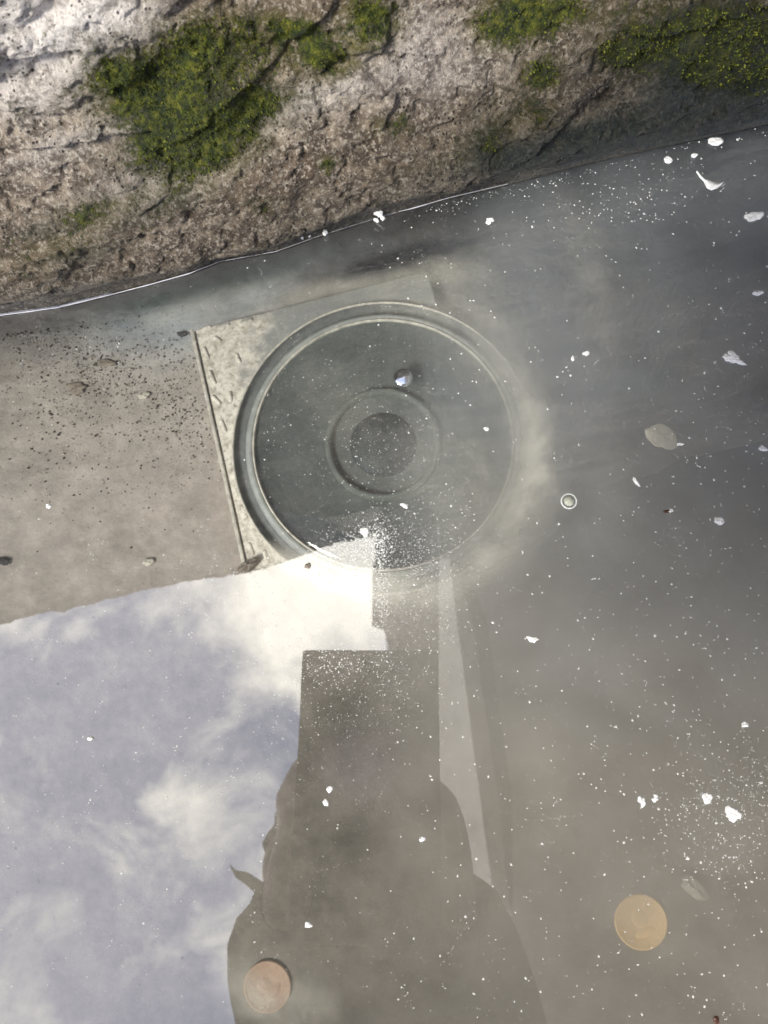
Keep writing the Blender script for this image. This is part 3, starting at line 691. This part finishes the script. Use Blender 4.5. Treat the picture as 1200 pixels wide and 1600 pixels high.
for q in (-1, 1):
    ell('ear', (-.066+q*.076, -.197, .615), (.010, .026, .034), M_skin, per)
    ell('eye', (-.066+q*.030, -.114, .524), (.012, .010, .008), M_black, per)
ell('mouth', (-.066, -.172, .520), (.024, .008, .008), M_copper, per)
# coat and trousers over the body
cN = [((-.01, -.84, .50), .16), ((.01, -.54, .645), .155), ((-.01, -.39, .69), .095), (shL, .080), (elL, .055), ((-.075, -.175, .29), .030), (shR, .075), (elR, .046), ((.006, -.185, .29), .028), (tuple(mir(447, 1372, .55)), .042), ((-.067, -.125, .256), .030), ((.016, -.125, .256), .030)]
cE = [(0, 1), (1, 2), (1, 3), (3, 4), (4, 5), (1, 6), (6, 7), (7, 8), (2, 9), (5, 10), (8, 11)]
skin_mesh('coat', cN, cE, M_coat, per)
tN = [((-.03, -.84, .48), .14), ((-.13, -.80, .43), .105), ((-.15, -.66, .13), .068), ((-.14, -1.02, .10), .056), ((.07, -.80, .43), .105), ((.09, -.66, .13), .068), ((.08, -1.02, .10), .056)]
skin_mesh('trousers', tN, [(0, 1), (1, 2), (2, 3), (0, 4), (4, 5), (5, 6)], M_trou, per)
# a stray lock of hair
lk = [mir(408, 1392, .56), mir(385, 1374, .56), mir(368, 1366, .56), mir(359, 1352, .56)]
vs2 = []
for i, p in enumerate(lk):
    w = (.008, .006, .0035, .0006)[i]
    for q in range(6): vs2.append(p+Vector((0, math.cos(q*1.047)*w, math.sin(q*1.047)*w)))
mesh_obj('hair_lock', vs2, [(i*6+q, i*6+(q+1) % 6, i*6+6+(q+1) % 6, i*6+6+q) for i in range(3) for q in range(6)], M_hair, per)

# ------------------------------------------------------------------ unseen overhead cover, shaped to give the reflected dark side, strip and streak
CZ = 2.5
cn = bpy.data.objects.new('added_cover', None); sc.collection.objects.link(cn); cn.location = (0, 0, 0)
tag(cn, 'unseen cover added overhead to shape the reflection, with one tapering pale panel', 'added_cover')
def slab(name, poly, z, th, mat):
    n = len(poly); vs2 = [(p.x, p.y, z) for p in poly]+[(p.x, p.y, z+th) for p in poly]
    fs = [tuple(range(n)), tuple(range(2*n-1, n-1, -1))]+[(i, i+n, (i+1) % n+n, (i+1) % n) for i in range(n)]
    return mesh_obj(name, vs2, fs, mat, cn, smooth=False)
def far(a, b, dist): return a+(b-a).normalized()*dist
e0, e1 = mir(588, 835, CZ), mir(604, 1010, CZ)
eS = far(e0, e1, 6.0); eN = far(e1, e0, 5.0)
a0, a1 = mir(686, 872, CZ), mir(686, 1520, CZ)
b0, b1 = mir(702, 872, CZ), mir(788, 1520, CZ)
yN = 4.0
mid_N = Vector((a0.x, yN, CZ)); mid_S = Vector((a1.x, -4, CZ)); 
slab('added_cover_boards', [eN, e0, mir(583, 895, CZ), mir(582, 976, CZ), mir(602, 984, CZ), mir(606, 1010, CZ), eS, Vector((a1.x, eS.y, CZ)), a1, a0, Vector((a0.x, eN.y, CZ))][::-1], CZ, .03, M_added_cover)
#slab('added_cover_boards', [eN, Vector((a0.x+.0, eN.y, CZ)), a0, a1, Vector((a1.x, eS.y, CZ)), eS], CZ, .03, M_added_cover)
slab('added_cover_boards', [Vector((a0.x+.002, eN.y, CZ)), Vector((5, eN.y, CZ)), Vector((5, eS.y, CZ)), Vector((a1.x+.002, eS.y, CZ)), a1+Vector((.002, -.002, 0)), b1, b0, a0+Vector((.002, .002, 0))], CZ, .03, M_added_cover)
slab('added_wedge_panel', [a0+Vector((-.01, .02, 0)), a1+Vector((-.01, -.02, 0)), b1+Vector((.01, -.02, 0)), b0+Vector((.01, .02, 0))], CZ+.034, .006, M_wedge)  # added panel that makes the pale wedge in the reflection
bmz = CZ-.06
slab('added_streak_bar', [mir(714, 880, bmz), mir(742, 980, bmz), mir(764, 1130, bmz), mir(782, 1240, bmz), mir(798, 1420, bmz), mir(802, 1420, bmz), mir(800, 1240, bmz), mir(784, 1130, bmz), mir(764, 980, bmz), mir(728, 880, bmz)], bmz, .058, M_added_bar)  # added bar that makes the dark streak in the reflection
for (x, y) in ((2.2, -1.2), (2.2, -4.0)):
    pp = box('added_cover_post', (x-.05, y-.05, .045), (x+.05, y+.05, CZ-.002), M_added_bar, cn, bev=.006)

# ------------------------------------------------------------------ plumes of stirred-up silt, and one veil painted for reflected sky
t = NT('silt_glare_veil')
al = t.attr('cover').outputs['Fac']; vsn = t.ramp(t.noise(52, 6, .62, dist=.6), [(.30, .25), (.64, 1.15)])
df = t.add('ShaderNodeBsdfDiffuse', {'Color': C4(.62, .60, .51)}); tr = t.add('ShaderNodeBsdfTransparent')
ms = t.add('ShaderNodeMixShader', {0: t.math('MULTIPLY', al, vsn, True), 1: tr.outputs[0], 2: df.outputs[0]}); t.l.new(ms.outputs[0], t.out.inputs['Surface']); M_plume = t.m
def plume(pts, label, z=-.05, amp=.8):              # (u, v, half width px) along the plume; a softly domed pale sheet
    c = []
    for i in range(len(pts)-1):
        for f in np.linspace(0, 1, 15)[:-1]:
            c.append([pts[i][k]*(1-f)+pts[i+1][k]*f for k in range(3)])
    c.append(list(pts[-1])); c = np.array(c)
    for _ in range(25): c[1:-1] = (c[:-2]+2*c[1:-1]+c[2:])/4
    P_ = [at(a, b, z) for a, b, w in c]; n = len(P_); m = 31
    PV = np.zeros((n, m, 3)); CV = np.zeros((n, m))
    for i, p in enumerate(P_):
        tg = (P_[min(i+1, n-1)]-P_[max(i-1, 0)]).normalized(); nn = Vector((-tg.y, tg.x, 0))
        w = c[i][2]/F*.27*1.7; e = math.sin(math.pi*min(1, max(0, i/(n-1))))**.7
        for q in range(m):
            f = q/(m-1)*2-1; PV[i, q] = tuple(p+nn*(w*f)+Vector((0, 0, w*.35*(1-f*f)))); CV[i, q] = amp*e*math.exp(-4*f*f)*(1-f*f)
    o = grid_mesh('silt_glare_veil', PV, M_plume); attr(o, 'cover', CV); tag(o, label, 'silt', kind='stuff'); return o
plume([(730, 520, 30), (790, 570, 34), (832, 650, 40), (845, 730, 46), (830, 790, 48), (790, 850, 42), (740, 885, 34), (680, 905, 26)], 'pale blurred crescent along the right rim of the pool light', -.05, .92)  # pale crescent sheet laid over the right rim
plume([(560, 470, 30), (640, 480, 40), (720, 500, 60), (790, 560, 70), (820, 640, 60), (810, 720, 50)], 'faint wisp of silt over the upper right of the rim', -.06, .42)
plume([(640, 650, 50), (700, 700, 80), (740, 760, 90), (720, 830, 80), (660, 870, 50)], 'thin veil of silt over the lower right of the lamp bowl', -.065, .28)
plume([(850, 260, 24), (900, 350, 40), (915, 430, 50), (935, 520, 50), (945, 590, 40), (920, 680, 30)], 'faint upright wisp of silt near the wall right of the pool light', -.05, .30)
plume([(400, 490, 26), (480, 462, 30), (580, 448, 26), (680, 440, 26), (790, 430, 34)], 'faint pale wisp of silt above the upper rim', -.08, .34)
plume([(820, 1100, 50), (860, 1220, 60), (850, 1350, 50)], 'faint wisp of silt beside the pale strip in the reflection', -.06, .22)

plume([(410, 850, 20), (470, 885, 34), (550, 915, 40), (640, 925, 44), (720, 915, 44), (790, 870, 30)], 'pale veil standing for the sky glare over the lower rim of the pool light', -.115, 1.0)  # pale sheet painting the sky reflection that washes out the rim
plume([(450, 560, 60), (520, 620, 90), (590, 690, 110), (650, 740, 100), (700, 760, 60)], 'thin veil of silt across the lamp bowl', -.09, .13)
plume([(330, 1510, 40), (400, 1535, 60), (470, 1555, 60), (540, 1570, 40)], 'faint silt drifting over the copper coin', -.10, .40)
plume([(930, 1400, 40), (990, 1430, 60), (1060, 1470, 50)], 'faint silt drifting over the golden coin', -.10, .12)

plume([(600, 425, 20), (660, 425, 40), (730, 425, 46), (800, 440, 30)], 'silt settled over the far corner of the metal plate', -.138, .62)

for (pts_, lab_, am_) in [
    ([(960, 420, 50), (1020, 480, 80), (1060, 560, 90), (1040, 640, 60)], 'faint cloud of silt left of the three cornered white scrap', .26),
    ([(1090, 250, 30), (1130, 290, 60), (1190, 330, 60), (1230, 400, 40)], 'faint cloud of silt round the feathery scrap', .20),
    ([(870, 620, 40), (930, 700, 70), (960, 800, 80), (930, 900, 60)], 'faint cloud of silt round the bubble', .24),
    ([(860, 960, 50), (920, 1010, 80), (1010, 1040, 90), (1090, 1030, 60)], 'faint cloud of silt right of the lone ragged flake', .18),
    ([(200, 520, 26), (300, 490, 34), (400, 462, 30), (470, 430, 24)], 'faint bluish cloud of silt along the foot of the wall', .34)]:
    plume(pts_, lab_, -.07, am_)

# dark grit and pale crumbs strewn on the floor left of the plate, one object each
def grit(name, n, spots, mat, label, smin, smax):
    dv, fs = [], []
    for _ in range(n):
        u0, v0, ru, rv = spots[int(rng.integers(len(spots)))]
        u, v = u0+rng.normal()*ru, v0+rng.normal()*rv
        if v < line_v(u)+30: continue
        s = smin+(smax-smin)*rng.random()**4; p = at(u, v, FL+.0004); r = s/F*(p-CP).length*.5; a0 = rng.random()*6.28; b = len(dv)
        if u > 303+(v-515)*.22-4: continue
        for q in range(6):
            rr = r*rng.uniform(.6, 1.35); dv.append((p.x+rr*math.cos(a0+q*1.047), p.y+rr*math.sin(a0+q*1.047)*.75, p.z-.0006))
        dv.append((p.x, p.y, p.z+r*.7)); fs += [(b+q, b+(q+1) % 6, b+6) for q in range(6)]
    o = mesh_obj(name, dv, fs, mat, smooth=False); tag(o, label, 'grit', kind='stuff')
SP = [(225, 610, 70, 45), (130, 590, 50, 30), (290, 640, 30, 60), (200, 560, 90, 30), (150, 700, 110, 70), (60, 520, 50, 20)]
grit('grit', 2600, SP, simple('dark_grit', (.05, .042, .034), .9, .4, 900), 'fine dark grit strewn on the pool floor left of the metal plate', 1.0, 5.0)
grit('sand', 900, SP, simple('pale_sand', (.42, .38, .31), .9, .3, 900), 'pale sand grains strewn among the dark grit left of the metal plate', 1.2, 4.5)

# pale strip painting the meniscus highlight where the water meets the stone
vs2, fs = [], []
ss = np.linspace(-.10, .145, 500)
for i, q in enumerate(ss):
    w = max(0.0, sst(-.42, -.05, float(fbm(np.array(q*38.), np.array(7.), 4, 93))))*(.00011+.00010*float(fbm(np.array(q*60.), np.array(3.), 3, 88)))*(1.0 if q < .10 else max(.12, 1-(q-.10)/.045))
    dd_ = float(foot(q))
    for off, zz in ((.0002, .0003), (.0002+w, .0004), (.0002+2*w, .0001)):
        b = W0+ws*q+wnm*(dd_+off); vs2.append((b[0], b[1], zz))
fs = [(i*3+k, i*3+k+1, i*3+k+4, i*3+k+3) for i in range(len(ss)-1) for k in range(2)]
fl_ = mesh_obj('waterline_glint', vs2, fs, simple('film', (.48, .48, .52), .5, .3, 300)); tag(fl_, 'pale strip painted as the meniscus highlight along the stone wall', 'film', kind='stuff')  # film here is the painted meniscus highlight
